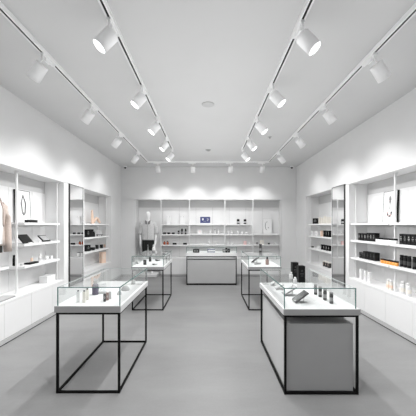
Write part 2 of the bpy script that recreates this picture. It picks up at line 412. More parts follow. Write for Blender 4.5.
def table(label, xa, xb, y, l, zf, zs, zg, gx=(.015, .015), box=False, tray=False, aisle=1):
    cx = (xa+xb)/2; w = (xb-xa)/2; t = thing('display_table', label, 'display table', (cx, y, 0)); q = .020
    for sx in (-1, 1):
        for yy in (0, l-q):
            x = sorted((sx*w, sx*(w-q))); MB().box(x[0], yy, 0, x[1], yy+q, zf).build('leg', M['frame'], t)
    for z in (.0, zf-q):
        m = MB()
        for yy in (0, l-q): m.box(-w+.001, yy+.001*(yy == 0), z+.0005, w-.001, yy+q-.001*(yy > 0), z+q-.0005)
        for sx in (-1, 1):
            x = sorted((sx*(w-.001), sx*(w-q))); m.box(x[0], .001, z+.0005, x[1], l-.001, z+q-.0005)
        m.build('base_rail' if z == 0 else 'top_rail', M['frame'], t)
    m = MB(); o = .012; m.box(-w-o, -o, zf+.001, w+o, l+o, zs, bev=.002)
    s = m.build('slab', [M['slab'], M['slabshade'], M['litside']], t)
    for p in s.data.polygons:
        if p.normal.z < .5: p.material_index = 1 if abs(p.normal.y) > .5 else 2  # ends shaded and sides lightened by facing, light painted into the slab
    if box:
        a = q+.006; sb = MB().box(-w+a, a, q+.002, w-a-.014, l-a, zf-.092, bev=.002).build('storage_box', [M['panel2'], M['litside']], t)
        for p in sb.data.polygons: p.material_index = 1 if abs(p.normal.x) > .5 else 0  # box sides painted lighter, as if lit from the aisle
    if tray: MB().box(-.10, .06, zf-.05, .04, .16, zf-q-.002+.022, bev=.004).build('cable_box', M['cab'], t)
    glass_case(t, -w-o+gx[0], w+o-gx[1], .002, l-.002, zs, zg, aisle=aisle)
    return t
table('black-framed glass-topped display table at front left with slim pale bottles', -1.448, -.84, 2.62, 1.16, .771, .835, 1.010, (.028, .012))
table('black-framed glass-topped display table at front right with grey storage box', .723, 1.425, 2.60, 1.18, .752, .812, 1.005, (.012, .04), box=True, aisle=-1)
table('black-framed display table at rear left before the mannequin', -1.435, -.84, 5.18, 1.16, .765, .822, 1.018, tray=True)
table('black-framed display table at rear right by the back wall', .764, 1.37, 5.18, 1.16, .765, .822, 1.018, aisle=-1)

# sales counter
t = thing('sales_counter', 'wide grey counter with glass display top in front of back shelves', 'counter', (.095, 7.39, 0))
w, l, q = .675, .55, .022
for sx in (-1, 1):
    for yy in (0, l-q):
        x = sorted((sx*w, sx*(w-q))); MB().box(x[0], yy, 0, x[1], yy+q, .775).build('leg', M['frame'], t)
for z, zz in ((0, .04), (.755, .775)):
    m = MB()
    for yy in (0, l-q): m.box(-w+.001, yy+.001*(yy == 0), z+.0005, w-.001, yy+q-.001*(yy > 0), zz)
    for sx in (-1, 1):
        x = sorted((sx*(w-.001), sx*(w-q))); m.box(x[0], .001, z+.0005, x[1], l-.001, zz)
    m.build('base_rail' if z == 0 else 'top_rail', M['frame'], t)
MB().box(-w+q+.004, .012, .70, w-q-.004, .03, .745, bev=.002).build('cross_bar', M['lgrey'], t)
MB().box(-w+q+.004, .006, .045, w-q-.004, l-.03, .672, bev=.002).build('front_panel', M['panel'], t)
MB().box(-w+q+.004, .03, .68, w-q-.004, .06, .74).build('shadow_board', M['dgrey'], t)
MB().box(-w-.006, -.006, .776, w+.006, l+.006, .862, bev=.002).build('slab', M['slab'], t)
glass_case(t, -w+.004, w-.004, .004, l-.004, .862, 1.018, e=.004)
MB().tube([(w-.06, .008, .72), (w-.06, -.012, .72)], .008, 10).build('lock', M['steel'], t)

# ------------------------------------------------------------------ small goods
def carton(name, label, cat, loc, w, d, h, col, rz=0, group=None, patch=None, lid=None, face='front'):
    """w along local x, d along y; patch = colour of a printed label on the front (-y) face"""
    t = thing(name, label, cat, loc, rz, group)
    MB().box(-w/2, -d/2, 0, w/2, d/2, h*(.84 if lid else 1), bev=min(.002, w*.05)).build('body', M[col], t)
    if lid: MB().box(-w/2-.001, -d/2-.001, h*.845, w/2+.001, d/2+.001, h, bev=.0015).build('lid', M[lid], t)
    if patch:
        m = MB(); y = -d/2-.0008
        m.box(-w*.28, y-.0006, h*.50, w*.28, y+.0006, h*.56); m.box(-w*.18, y-.0006, h*.38, w*.18, y+.0006, h*.42); m.box(-w*.10, y-.0006, h*.66, w*.10, y+.0006, h*.76)
        m.build('print', M[patch], t)
    return t
def bottle(name, label, cat, loc, r, h, col, cap='white', capf=.25, neck=.45, group=None, print_=None, sx=1, rz=0):
    t = thing(name, label, cat, loc, rz, group); hb = h*(1-capf)
    MB().lathe([(0, 0), (r*.92, 0), (r, h*.03), (r, hb*.82), (r*.9, hb*.92), (r*neck, hb), (0, hb)], n=18, sx=sx).build('body', M[col], t)
    rc = r*max(neck, .35)*1.08
    MB().lathe([(0, hb), (rc, hb), (rc, h*.985), (rc*.85, h), (0, h)], n=14).build('cap', M[cap], t)
    if print_: MB().lathe([(r*1.005, hb*.25), (r*1.012, hb*.27), (r*1.012, hb*.6), (r*1.005, hb*.62)], n=18, sx=sx).build('label_band', M[print_], t)
    return t
def jar(name, label, cat, loc, r, h, col, lid, group=None, lf=.35):
    t = thing(name, label, cat, loc, 0, group)
    MB().lathe([(0, 0), (r*.9, 0), (r, h*.08), (r, h*(1-lf)), (0, h*(1-lf))], n=18).build('body', M[col], t)
    MB().lathe([(0, h*(1-lf)), (r*1.03, h*(1-lf)), (r*1.03, h*.97), (r*.97, h), (0, h)], n=18).build('lid', M[lid], t)
    return t
def cup(name, label, cat, loc, r, h, col, group=None):
    t = tag(MB().lathe([(0, 0), (r*.75, 0), (r*.95, h*.3), (r, h), (r*.9, h), (r*.84, h*.35), (0, h*.12)], n=18).build(name, M[col], loc=loc), label, cat, group)
    return t
def tilted(name, label, loc, w, d, ang, rz, face='screen', shell='dgrey', cells=0, group=None):
    """a flat device or tray on a small stand: hinge edge on the surface along local y, rising towards +x"""
    t = thing(name, label, 'display stand', loc, rz, group)
    e = Euler((0, -ang, 0)); Rm = e.to_matrix().to_4x4()
    m = MB(); m.T = Rm; m.box(0, -d/2, .004, w, d/2, .018, bev=.003); m.build('tray', M[shell], t)
    m = MB(); m.T = Rm; m.box(.008, -d/2+.008, .018, w-.008, d/2-.008, .0195); m.build('face', M[face], t)
    if cells:
        m = MB(); m.T = Rm
        for i in range(cells): m.box(.018+i*(w-.03)/cells, -d/2+.016, .0195, .018+(i+.62)*(w-.03)/cells, d/2-.016, .024, bev=.001)
        m.build('swatches', M['lgrey'], t)
    xx = w*math.cos(ang)*.72; zz = w*math.sin(ang)*.72
    MB().box(xx-.004, -.012, .003, xx+.004, .012, zz+.002).box(xx-.03, -.02, 0, xx+.03, .02, .004).build('stand', M['steel'], t)
    return t
def frame_pic(name, label, loc, w, h, rz, edge, lean=4, art=None, th=.02):
    """picture facing local -y, base at origin"""
    t = thing(name, label, 'picture', loc, rz)
    Rm = Matrix.Rotation(-R(lean), 4, 'X')
    m = MB(); m.T = Rm; b = .006
    m.box(-w/2, 0, 0, -w/2+b, th, h).box(w/2-b, 0, 0, w/2, th, h).box(-w/2+b, 0, 0, w/2-b, th, b).box(-w/2+b, 0, h-b, w/2-b, th, h).build('picture_frame', M[edge], t)
    m = MB(); m.T = Rm; m.box(-w/2+b, .003, b, w/2-b, th-.003, h-b).build('print', M['white'], t)
    if art:
        m = MB(); m.T = Rm; art(m, w, h); m.build('artwork', [M['mgrey'], M['lgrey'], M['pink'], M['dgrey'], M['white'], M['navy']], t)
    return t

# --- left large niche
XI = XL-.19
def art_neck(m, w, h):
    for k, o in enumerate((0, .013)):
        pts = []
        for i in range(25):
            a = -math.pi/2+2*math.pi*i/24
            pts.append((math.cos(a)*(w*.13+o)*(1+.25*math.sin(a*3))*(1.0-.35*math.sin(a)), .0, h*.53+math.sin(a)*h*(.27-k*.02)))
        m.tube(pts, .0075-.003*k, 6, mi=3 if k == 0 else 1)
    m.tube([(-.012, 0, h*.80), (0, 0, h*.86), (.012, 0, h*.80)], .006, 6, mi=0)
    m.lathe([(0, h*.22), (.012, h*.23), (.014, h*.27), (.004, h*.33), (0, h*.33)], n=10, mi=0)
def sp(px, X, lv): return onx(px, X, (SH+[ZB])[lv])
p1 = sp(15.6, -3.04, 0); p2 = sp(30.6, -3.06, 0)
pc = (p1+p2)/2
frame_pic('framed_picture', 'white framed picture of a grey looped necklace on left niche shelf', (-3.035, pc.y+.0, SH[0]), .36, .535, R(90), 'black', 3.0, art_neck, .026)
t = thing('display_tray', 'small black tray of studs on top shelf beside necklace picture', 'tray', (-2.86, 4.45, SH[0]), R(90))
MB().box(-.12, -.03, 0, .12, .03, .045, bev=.003).build('tray', M['black'], t)
m = MB()
for i in range(6): m.lathe([(0, .045), (.007, .045), (.006, .052), (0, .054)], cx=-.09+i*.036, cy=-.005, n=8)
m.build('studs', M['lgrey'], t)
# counter card trays, tilted: hinge edge near viewer/room side, rising to the wall
def tiltfront(label, px, X, z, w, d, ang, face, cells=0, s=-1, rz=None):
    p = onx(px, X, z)
    return tilted('display_stand', label, p, w, d, ang, rz if rz is not None else (R(180) if s < 0 else 0), face, 'black', cells, 'tilted product stands')
tiltfront('large tilted dark tray on the middle shelf of the left niche', 28.0, -2.80, SH[1], .17, .24, R(50), 'black')
tiltfront('smaller tilted tray of pale swatches on the middle left shelf', 46.5, -2.80, SH[1], .14, .22, R(46), 'black', 4)
for px, l in ((30.5, 'in front of the large tilted tray'), (39.5, 'in front of the tray of swatches')):
    carton('price_card', 'tiny white folded card %s' % l, 'card', onx(px, -2.77, SH[1]), .06, .03, .018, 'white', R(90), 'small white cards')
bottle('tall_bottle', 'slim black bottle standing alone on lower left shelf near the jacket', 'bottle', onx(14.2, -2.95, SH[2]), .022, .165, 'black', 'blackg', .2, .8)
cup('small_dish', 'small clear grey dish between black bottle and dark tray', 'dish', onx(22, -2.86, SH[2]), .025, .03, 'lgrey')
t = thing('display_tray', 'low black tray of rings on the lower left shelf', 'tray', onx(31.5, -2.84, SH[2]), R(90))
MB().box(-.11, -.05, 0, .11, .05, .028, bev=.003).build('tray', M['black'], t)
m = MB()
for i in range(4): m.lathe([(.008, .028), (.014, .030), (.014, .036), (.008, .038)], cx=-.075+i*.05, cy=0, n=10)
m.build('rings', M['lgrey'], t)
bottle('perfume_bottle', 'small peach bottle on lower left shelf behind the ring tray', 'bottle', onx(31.8, -3.0, SH[2]), .020, .095, 'peach', 'white', .3, .5)
bottle('white_bottle', 'white bottle with narrow neck on the lower left shelf', 'bottle', onx(40, -2.92, SH[2]), .022, .125, 'whiteg', 'white', .35, .5, print_='lgrey')
cup('white_cup', 'round white cup on lower left shelf, nearer the white bottle', 'cup', onx(46.6, -2.92, SH[2]), .035, .065, 'whiteg', 'small white cups on the left shelf')
cup('white_cup', 'small white cup at the far end of the lower left shelf', 'cup', onx(51.3, -2.92, SH[2]), .030, .055, 'whiteg', 'small white cups on the left shelf')
t = carton('storage_carton', 'white translucent box on the ledge of the large left niche', 'box', onx(47.6, -2.92, ZB), .26, .14, .12, 'white', R(90), None, None, 'whiteg')
t = thing('open_catalogue', 'dark grey catalogue lying on the left ledge under the jacket', 'catalogue', onx(1.0, -2.86, ZB), R(92))
MB().box(-.17, -.09, 0, .17, .09, .012, bev=.002).build('cover', M['mgrey'], t)
MB().box(-.16, -.082, .012, .16, .082, .020, bev=.002).build('pages', M['lgrey'], t)

# --- left small niche
t = thing('sculpture', 'tall slim peach display panel on the top shelf of the small left niche', 'ornament', onx(92.4, -2.95, SH[0]), R(70))
MB().rings([[(-.045, -.012, 0), (.045, -.012, 0), (.045, .012, 0), (-.045, .012, 0)], [(-.04, -.012, .2), (.03, -.012, .2), (.03, .012, .2), (-.04, .012, .2)], [(-.036, -.012, .33), (.0, -.012, .36), (.0, .012, .36), (-.036, .012, .33)]], smooth=False).build('panel', M['peach'], t)
t = thing('sculpture', 'rounded pale peach ornament leaning on top shelf of small left niche', 'ornament', onx(96.8, -2.92, SH[0]), R(60))
m = MB()
m.tube([(-.10, 0, .03), (-.06, 0, .10), (-.01, 0, .15), (.03, 0, .13), (.06, 0, .07), (.10, 0, .028)], [.028, .035, .032, .036, .036, .026], 12); m.build('body', M['peach'], t)
carton('black_carton', 'large black carton on the middle shelf of small left niche', 'box', onx(86.6, -2.90, SH[1]), .10, .10, .185, 'black', R(70), None, 'mgrey')
carton('black_carton', 'large black carton standing second on middle shelf, small left niche', 'box', onx(90.2, -2.90, SH[1]), .12, .10, .185, 'black', R(70), None, None)
bottle('black_bottle', 'small black bottle between the cartons and easel, small left niche', 'bottle', onx(93.8, -2.88, SH[1]), .032, .125, 'blackg', 'black', .2, .7)
t = thing('easel', 'small black easel holding a photo on the middle left shelf', 'easel', onx(99.3, -2.90, SH[1]), R(55))
MB().tube([(-.07, 0, .0), (-.02, .03, .16)], .008, 6).tube([(.07, 0, .0), (.02, .03, .16)], .008, 6).tube([(0, .09, .0), (0, .03, .16)], .008, 6).box(-.09, -.035, .03, .09, .0, .042).build('easel_frame', M['black'], t)
m = MB(); m.T = Matrix.Translation((0, -.022, .042)) @ Matrix.Rotation(-R(18), 4, 'X'); m.box(-.07, 0, 0, .07, .006, .125, bev=.002).build('photo', M['lgrey'], t)
carton('black_carton', 'black square carton at near end of lower shelf, small left niche', 'box', onx(86.8, -2.90, SH[2]), .14, .10, .15, 'black', R(70), None, 'mgrey')
cup('black_bowl', 'wide low dark bowl on the lower shelf of small left niche', 'bowl', onx(92.5, -2.88, SH[2]), .065, .07, 'blackg')
jar('candle_jar', 'black candle jar on lower left shelf, next to the bowl', 'candle', onx(97, -2.92, SH[2]), .040, .105, 'blackg', 'black', 'black candles on the left shelf')
jar('candle_jar', 'black candle jar on lower left shelf, next to the peach box', 'candle', onx(101.4, -2.92, SH[2]), .040, .095, 'blackg', 'black', 'black candles on the left shelf')
carton('peach_carton', 'little peach cube box on the lower shelf of small left niche', 'box', onx(105.0, -2.93, SH[2]), .075, .07, .09, 'peach', R(80), None, None, 'cream')
carton('peach_carton', 'large peach paper box on the ledge of the small left niche', 'box', onx(102.6, -2.90, ZB), .14, .10, .30, 'peach', R(60), None, 'cream')

# --- right large niche
def art_ear(m, w, h):
    m.lathe([(0, h*.85), (.018, h*.82), (.034, h*.75), (.024, h*.68), (.012, h*.61), (0, h*.60)], n=10, mi=0, sy=.2)
    m.lathe([(0, h*.74), (.014, h*.72), (.018, h*.70), (.006, h*.66), (0, h*.65)], n=8, mi=2, sy=.35)
    m.tube([(0, 0, h*.62), (.004, 0, h*.52), (-.006, 0, h*.42)],   .005, 6, mi=1)
    for i in range(9):
        a = math.pi*(1.0+i/8); m.lathe([(0, -.012), (.011, -.004), (.011, .004), (0, .012)], cx=0, cy=0, n=6, mi=(2, 0, 1)[i % 3]) if False else m.tube([(math.cos(a)*w*.16, 0, h*.30+math.sin(a)*h*.11+.0), (math.cos(a)*w*.16*.8, -.002, h*.30+math.sin(a)*h*.11+.022)], .012, 6, mi=(2, 0, 3)[i % 3])
    m.tube([(-w*.16, 0, h*.31), (-w*.12, 0, h*.36)], .004, 6, mi=1); m.tube([(w*.16, 0, h*.31), (w*.10, 0, h*.37)], .004, 6, mi=1)
a = onx(382.6, 3.08, SH[0]); b = onx(395.0, 3.08, SH[0])
frame_pic('framed_picture', 'white picture of a drop earring with black edge on right niche shelf', (3.085, (a.y+b.y)/2, SH[0]), abs(a.y-b.y)+.03, .545, R(-90), 'black', 3, art_ear, .035)
XS = 2.92
g = 'black cartons on the middle right shelf'
for i in range(6):
    px = 361.2+i*2.95
    carton('black_carton', 'black printed carton on middle right shelf, %s from the far jamb' % ['first', 'second', 'third', 'fourth', 'fifth', 'sixth'][i], 'box', onx(px, XS, SH[1]), .078, .08, .135+.012*(i > 2), 'black', R(-90), g, 'lgrey' if i % 2 == 0 else 'mgrey')
for i in range(8):
    px = 377.4+i*2.62
    jar('white_jar', 'white jar with black lid on middle right shelf, %s from the black cartons' % ['first', 'second', 'third', 'fourth', 'fifth', 'sixth', 'seventh', 'eighth'][i], 'jar', onx(px, 2.87, SH[1]), .0275, .078, 'whiteg', 'black', 'white jars with black lids')
for i in range(5):
    px = 403.2+i*4.0
    carton('black_carton', 'tall black carton on middle right shelf near frame edge, %s from post' % ['first', 'second', 'third', 'fourth', 'fifth'][i], 'box', onx(px, XS, SH[1]), .066, .07, .155, 'black', R(-90), 'tall black cartons near the frame edge', 'mgrey' if i % 2 else 'lgrey')
for i in range(2):
    jar('black_jar', 'short black jar with grey lid on lower right shelf, %s' % ('first from the far jamb' if i == 0 else 'second from the far jamb'), 'jar', onx(361.0+i*2.6, 2.90, SH[2]), .032, .115, 'blackg', 'dgrey', 'short black jars')
for i in range(4):
    carton('black_carton', 'square black carton on lower right shelf, %s from the black jars' % ['first', 'second', 'third', 'fourth'][i], 'box', onx(366.4+i*3.25, XS, SH[2]), .082, .08, .14, 'black', R(-90), 'square black cartons', 'dgrey')
for i in range(6):
    jar('orange_jar', 'orange jar with black lid on lower right shelf, %s from the far side' % ['first', 'second', 'third', 'fourth', 'fifth', 'sixth'][i], 'jar', onx(382.5+i*2.85, 2.87, SH[2]), .028, .072, 'orange', 'black', 'orange jars with black lids', .3)
for i in range(5):
    bottle('black_bottle', 'tall black bottle with pale print on lower right shelf, %s from post' % ['first', 'second', 'third', 'fourth', 'fifth'][i], 'bottle', onx((401.8, 405.6, 409.4, 414.6, 419)[i], 2.90, SH[2]), .027, .175, 'black', 'blackg', .12, .85, 'tall black bottles', 'dgrey')
for i, (px, X_, h) in enumerate(((361.6, 2.93, .19), (366, 2.91, .19), (369.8, 2.89, .19))):
    carton('white_carton', 'slim white bottle box on right ledge, %s from the far jamb' % ['first', 'second', 'third'][i], 'box', onx(px, X_, ZB), .058, .05, h, 'white', R(-90), 'slim white boxes on right ledge', 'lgrey')
for i, px in enumerate((388.3, 391.2)):
    bottle('lotion_bottle', 'peach and white bottle on right ledge behind the post, %s one' % ('farther', 'nearer')[i], 'bottle', onx(px, 2.90, ZB), .026, .165, 'cream', 'white', .22, .7, 'lotion bottles by the post', 'peach')
for i, px in enumerate((402.6, 408.6)):
    bottle('lotion_bottle', 'cream rounded bottle on right ledge near the frame edge, %s one' % ('farther', 'nearer')[i], 'bottle', onx(px, 2.91, ZB), .036, .19, 'whiteg', 'white', .18, .6, 'cream bottles on the near ledge', 'cream')

# --- right small niche
def sn(px, lv, X=2.93): return onx(px, X, (SH+[ZB])[lv])
carton('black_carton', 'black patterned box at the far end, top shelf of small right niche', 'box', sn(316.3, 0), .16, .10, .15, 'black', R(-60), None, 'mgrey')
for i, px in enumerate((321.3, 324.0, 326.6, 329.2)):
    carton('book', 'cream upright book on small right niche top shelf, %s from black box' % ['first', 'second', 'third', 'fourth'][i], 'book', sn(px, 0), .045, .13, .17+.008*i, 'cream', R(-90), 'cream books', None, 'white' if i % 2 else None)
for i, px in enumerate((313.4, 317.6)):
    carton('white_carton', 'white box on middle shelf of small right niche, %s the far end' % ('at' if i == 0 else 'second from'), 'box', sn(px, 1), .11, .09, .125, 'white', R(-80), None, 'mgrey')
carton('peach_carton', 'peach box between white and black boxes in small right niche', 'box', sn(322.8, 1), .05, .10, .15, 'orange' if False else 'peach', R(-90))
for i, px in enumerate((325.4, 328.0, 330.4)):
    carton('black_carton', 'black box beside the peach box in small right niche, %s from it' % ['first', 'second', 'third'][i], 'box', sn(px, 1), .058, .09, .155, 'black', R(-90), 'black boxes by the peach box', 'lgrey')
jar('black_jar', 'tiny black pot on lower shelf of the small right niche', 'jar', sn(312.6, 2), .035, .035, 'blackg', 'dgrey')
jar('white_jar', 'tiny white pot beside the black pot, small right niche', 'jar', sn(315.4, 2), .035, .055, 'whiteg', 'lgrey')
carton('white_carton', 'small white box mid-shelf, lower shelf of small right niche', 'box', sn(318.6, 2), .07, .07, .065, 'white', R(-85), None, 'lgrey')
for i, px in enumerate((322.8, 325.3, 327.8, 330.2)):
    carton('black_carton', 'black box with white print on lower small right shelf, %s from the left' % ['first', 'second', 'third', 'fourth'][i], 'box', sn(px, 2), .060, .08, .13, 'black', R(-88), 'black boxes with white print', 'white')
for i, px in enumerate((324.6, 327.0, 329.4)):
    carton('brown_carton', 'dark olive box with cream lid on small right ledge, %s from the left' % ['first', 'second', 'third'][i], 'box', sn(px, 3), .060, .07, .135, 'dgrey', R(-88), 'dark boxes with cream lids', 'peach', 'cream')

# --- back wall goods
YG = YB+.16
def bp(px, lv, Y=YG):
    z = (SH+[ZB])[lv]
    if lv in (1, 2):
        if 189.5 < px < 224.8: z += .012
        elif px > 253: z += .008
    return Vector(((px-HX)*Y/F, Y, z))
for px, l in ((168.5, 'left'), (182.3, 'right')):
    t = thing('white_carton', 'white box with two small grey dots, %s one on back top shelf' % l, 'box', bp(px, 0), 0, 'white dotted boxes')
    MB().box(-.06, -.04, 0, .06, .04, .26, bev=.003).build('body', M['white'], t)
    m = MB()
    for sx in (-1, 1): m.lathe([(0, 0), (.009, 0), (.009, .004), (0, .004)], cx=sx*.04, n=10)
    o = m.build('dots', M['mgrey'], t); o.rotation_euler.x = R(90); o.location = (0, -.0405, .235)
def art_blue(m, w, h):
    m.box(-w/2+.03, -.001, .035, w/2-.03, .002, h-.035, mi=5)
    m.T = m.T @ Matrix.Translation((-w*.20, -.002, h*.56)); m.lathe([(0, -.042), (.012, -.03), (.026, .0), (.028, .02), (.012, .035), (0, .038)], n=12, mi=4, sy=.1)
    m.T = m.T @ Matrix.Translation((w*.42, 0, -.005)); m.tube([(-.03, 0, .025), (0, 0, .034), (.024, 0, .02), (.022, 0, -.012), (-.02, 0, -.03), (-.028, 0, -.012), (.0, 0, -.002)], .008, 6, mi=4)
    m.box(-.03, -.001, -.052, .03, .001, -.048, mi=4); m.box(-.14, -.001, -.055, -.06, .001, -.050, mi=4)
frame_pic('framed_picture', 'small navy picture with white shapes on the back wall top shelf', bp(205.2, 0, YB+.2), .385, .27, 0, 'white', 2, art_blue)
for px, l in ((238.2, 'left'), (245.0, 'right')):
    bottle('black_can', 'black canister with pale label, %s of the pair on back top shelf' % l, 'canister', bp(px, 0), .046, .16, 'black', 'blackg', .12, .85, 'pair of black canisters', 'lgrey')
def art_brace(m, w, h):
    m.tube([(.0+math.cos(a)*w*.22-.01, 0, h*.52+math.sin(a)*h*.27) for a in [R(70+i*20) for i in range(11)]], [.003+.005*math.sin(i/10*math.pi) for i in range(11)], 6, mi=3)
    m.lathe([(0, h*.36), (.016, h*.38), (.016, h*.42), (0, h*.44)], cx=.03, n=8, mi=0, sy=.15)
frame_pic('framed_picture', 'tall white picture of a grey curved bracelet on back wall shelf', bp(267.6, 1, YB+.22), .29, .50, 0, 'lgrey', 3, art_brace)
for i, px in enumerate((164.6, 168.7, 173.3)):
    jar('black_jar', 'low black jar on back wall shelf, %s from the mannequin' % ['first', 'second', 'third'][i], 'jar', bp(px, 1), .045, .058, 'blackg', 'dgrey', 'low black jars on the back shelf')
for i, (px, h) in enumerate(((178.6, .115), (182.0, .18), (185.7, .18))):
    bottle('black_bottle', ['short black bottle right of the low jars on the back shelf', 'tall black bottle on back shelf, left of the pair', 'tall black bottle on back shelf, right of the pair'][i], 'bottle', bp(px, 1), .030, h, 'black', 'blackg', .15, .8, 'black bottles on the back shelf', 'mgrey')
t = carton('pink_carton', 'small white box with pink print on the shelf behind the counter', 'box', bp(199.8, 1), .14, .07, .13, 'white', 0, None, 'pink')
for i, px in enumerate((210.5, 215.0, 218.2)):
    bottle('white_bottle', 'small white bottle on middle shelf behind the counter, %s from left' % ['first', 'second', 'third'][i], 'bottle', bp(px, 1), .032, .13+.03*(i == 1), 'whiteg', 'white' if i != 1 else 'mgrey', .25, .5, 'white bottles behind the counter')
for i, px in enumerate((228.3, 231.5, 238.0, 242.0, 246.6)):
    cup('white_cup', 'white cup on middle back shelf right of counter, %s from left' % ['first', 'second', 'third', 'fourth', 'fifth'][i], 'cup', bp(px, 1), .038-.004*(i > 3), (.09, .09, .10, .08, .07)[i], 'whiteg', 'white cups on the back shelf')
for i, px in enumerate((164.5, 167.6)):
    bottle('amber_bottle', 'small round amber bottle on the lower back shelf, %s one' % ('left', 'right')[i], 'bottle', bp(px, 2), .038, .12, 'amber', 'blackg', .25, .4, 'amber bottles')
for i, px in enumerate((174.6, 185)):
    carton('black_carton', 'low black box on the lower back shelf, %s' % ('right of the amber bottles' if i == 0 else 'left of the counter post'), 'box', bp(px, 2), .12, .08, .055, 'black', 0, 'low black boxes on the back shelf', 'dgrey')
carton('white_carton', 'flat white box on the lower shelf behind the counter', 'box', bp(201, 2), .14, .09, .035, 'white', 0, None, None, 'whiteg')
bottle('white_bottle', 'tall white bottle alone on the lower shelf behind counter', 'bottle', bp(209.2, 2), .038, .17, 'whiteg', 'white', .4, .45)
cup('white_cup', 'small white cup on the lower shelf behind the counter', 'cup', bp(215.6, 2), .035, .06, 'whiteg')
for i, px in enumerate((228.0, 232.4)):
    jar('white_jar', 'white pot on lower back shelf right of counter, %s one' % ('left', 'right')[i], 'jar', bp(px, 2), .036, .085, 'whiteg', 'white', 'white pots on the lower back shelf')
carton('pink_carton', 'pale pink box on the lower back shelf right of counter', 'box', bp(245, 2), .085, .06, .11, 'pink', 0, None, 'white')
jar('white_jar', 'white pot next to the pale pink box on lower back shelf', 'jar', bp(249, 2), .032, .07, 'whiteg', 'white')
carton('cream_carton', 'cream box on the lower back shelf beneath the bracelet picture', 'box', bp(261.8, 2), .12, .08, .13, 'cream', 0, None, 'white')
jar('grey_jar', 'small grey pot left of the cream box on the back shelf', 'jar', bp(257.2, 2), .034, .06, 'mgrey', 'dgrey')
jar('black_jar', 'small dark pot right of the cream box on the back shelf', 'jar', bp(268.8, 2), .036, .05, 'dgrey', 'blackg')
cup('white_cup', 'white cup at the right end of the lower back shelf', 'cup', bp(275, 2), .036, .05, 'whiteg')
for i, px in enumerate((164.8, 168.8)):
    jar('glass_jar', 'pale jar with grey lid on the back ledge, %s one' % ('left', 'right')[i], 'jar', bp(px, 3), .05, .17, 'whiteg', 'mgrey', 'pale jars on the back ledge', .14)

# --- on and in the display tables
zs = .835
for i, px in enumerate((78.2, 84.2, 87.4)):
    p = onz(px, (302.2, 302.4, 300.0)[i], zs)
    t = thing('slim_bottle', ['slim off-white bottle box with black cap at left of front left case', 'slim off-white bottle box with black cap, second in front left case', 'slim pale bottle box behind the second one in front left case'][i], 'bottle', p, R(12), 'slim pale bottles')
    MB().box(-.015, -.012, 0, .015, .012, .108, bev=.003).build('body', M['cream' if i else 'white'], t)
    MB().lathe([(0, .100), (.009, .101), (.010, .118), (0, .120)], n=12).build('cap', M['blackg'], t)
p = onz(95.3, 294.5, zs)
bottle('perfume_bottle', 'dark purple glass bottle with pale top in the front left case', 'bottle', p, .034, .155, 'purple', 'lgrey', .22, .5, sx=1)
t = thing('acrylic_box', 'clear acrylic box beside the dark purple bottle in left case', 'box', onz(102.0, 293.0, zs), R(10))
MB().box(-.045, -.04, .006, .045, .04, .10).build('acrylic_cover', M['clear'], t); MB().box(-.048, -.043, 0, .048, .043, .006).build('base', M['lgrey'], t)
for i in range(3):
    p = onz(104.6+i*2.7, 301.3-i*1.3, zs)
    carton('small_carton', 'tiny carton with dark side in the front left case, %s of three' % ['leftmost', 'middle', 'rightmost'][i], 'box', p, .024, .035, .075, ('dgrey', 'brown', 'lgrey')[i], R(25), 'three tiny cartons in a row', 'white' if i < 2 else None)
for i, (px, py, r) in enumerate(((119.4, 294.5, .026), (125.5, 290.2, .05), (133.3, 284.0, .028))):
    p = onz(px, py, zs); t = thing('ring_holder', ['small grey ring holder near the corner of the front left case', 'low wide grey jewellery cone in the front left case', 'grey faceted ring holder at the rear of the front left case'][i], 'ring holder', p, R(30*i))
    h = (.04, .055, .06)[i]
    MB().lathe([(0, 0), (r, 0), (r*1.02, h*.25), (r*.55, h*.9), (r*.3, h), (0, h)], n=7).build('cone', M['lgrey'], t)
    MB().lathe([(r*.62, h*.55), (r*.74, h*.58), (r*.74, h*.68), (r*.62, h*.70)], n=16).build('ring', M['steel'], t)
# rear left case
zs = .822
p = onz(144.9, 264.8, zs); carton('dark_carton', 'dark blue-grey box standing in the rear left glass case', 'box', p, .055, .03, .10, 'navy' if False else 'dgrey', R(-20), None, 'mgrey')
p = onz(150.1, 261.5, zs); bottle('dark_bottle', 'small dark bottle at the back of the rear left glass case', 'bottle', p, .028, .10, 'dgrey', 'blackg', .25, .6)
for i, (px, py) in enumerate(((157.6, 260.8), (154.8, 265.0))):
    t = thing('wrist_watch', ['dark watch lying at back of the rear left glass case', 'silver oval watch lying in front in the rear left glass case'][i], 'watch', onz(px, py, zs), R(-25))
    m = MB(); m.tube([(math.cos(a)*.055, math.sin(a)*.035, .012+.01*math.cos(a)**2) for a in [2*math.pi*k/20 for k in range(21)]], .009, 8); m.build('strap', M['dgrey' if i == 0 else 'steel'], t)
    MB().lathe([(0, .012), (.022, .012), (.024, .018), (.022, .026), (0, .027)], cx=.0, cy=-.035, n=18).build('dial', M['black'], t)
p = onz(138, 263.8, zs); t = thing('ring_holder', 'small grey cone at the left corner of rear left case', 'ring holder', p)
MB().lathe([(0, 0), (.026, 0), (.018, .045), (.006, .05), (0, .05)], n=12).build('cone', M['lgrey'], t); MB().lathe([(.016, .03), (.021, .032), (.021, .038), (.016, .04)], n=14).build('ring', M['steel'], t)
zt = 1.0215
bottle('white_bottle', 'white bottle with grey front standing on rear left glass top', 'bottle', onz(153.8, 255.5, zt), .030, .21, 'whiteg', 'white', .22, .6, print_='mgrey')
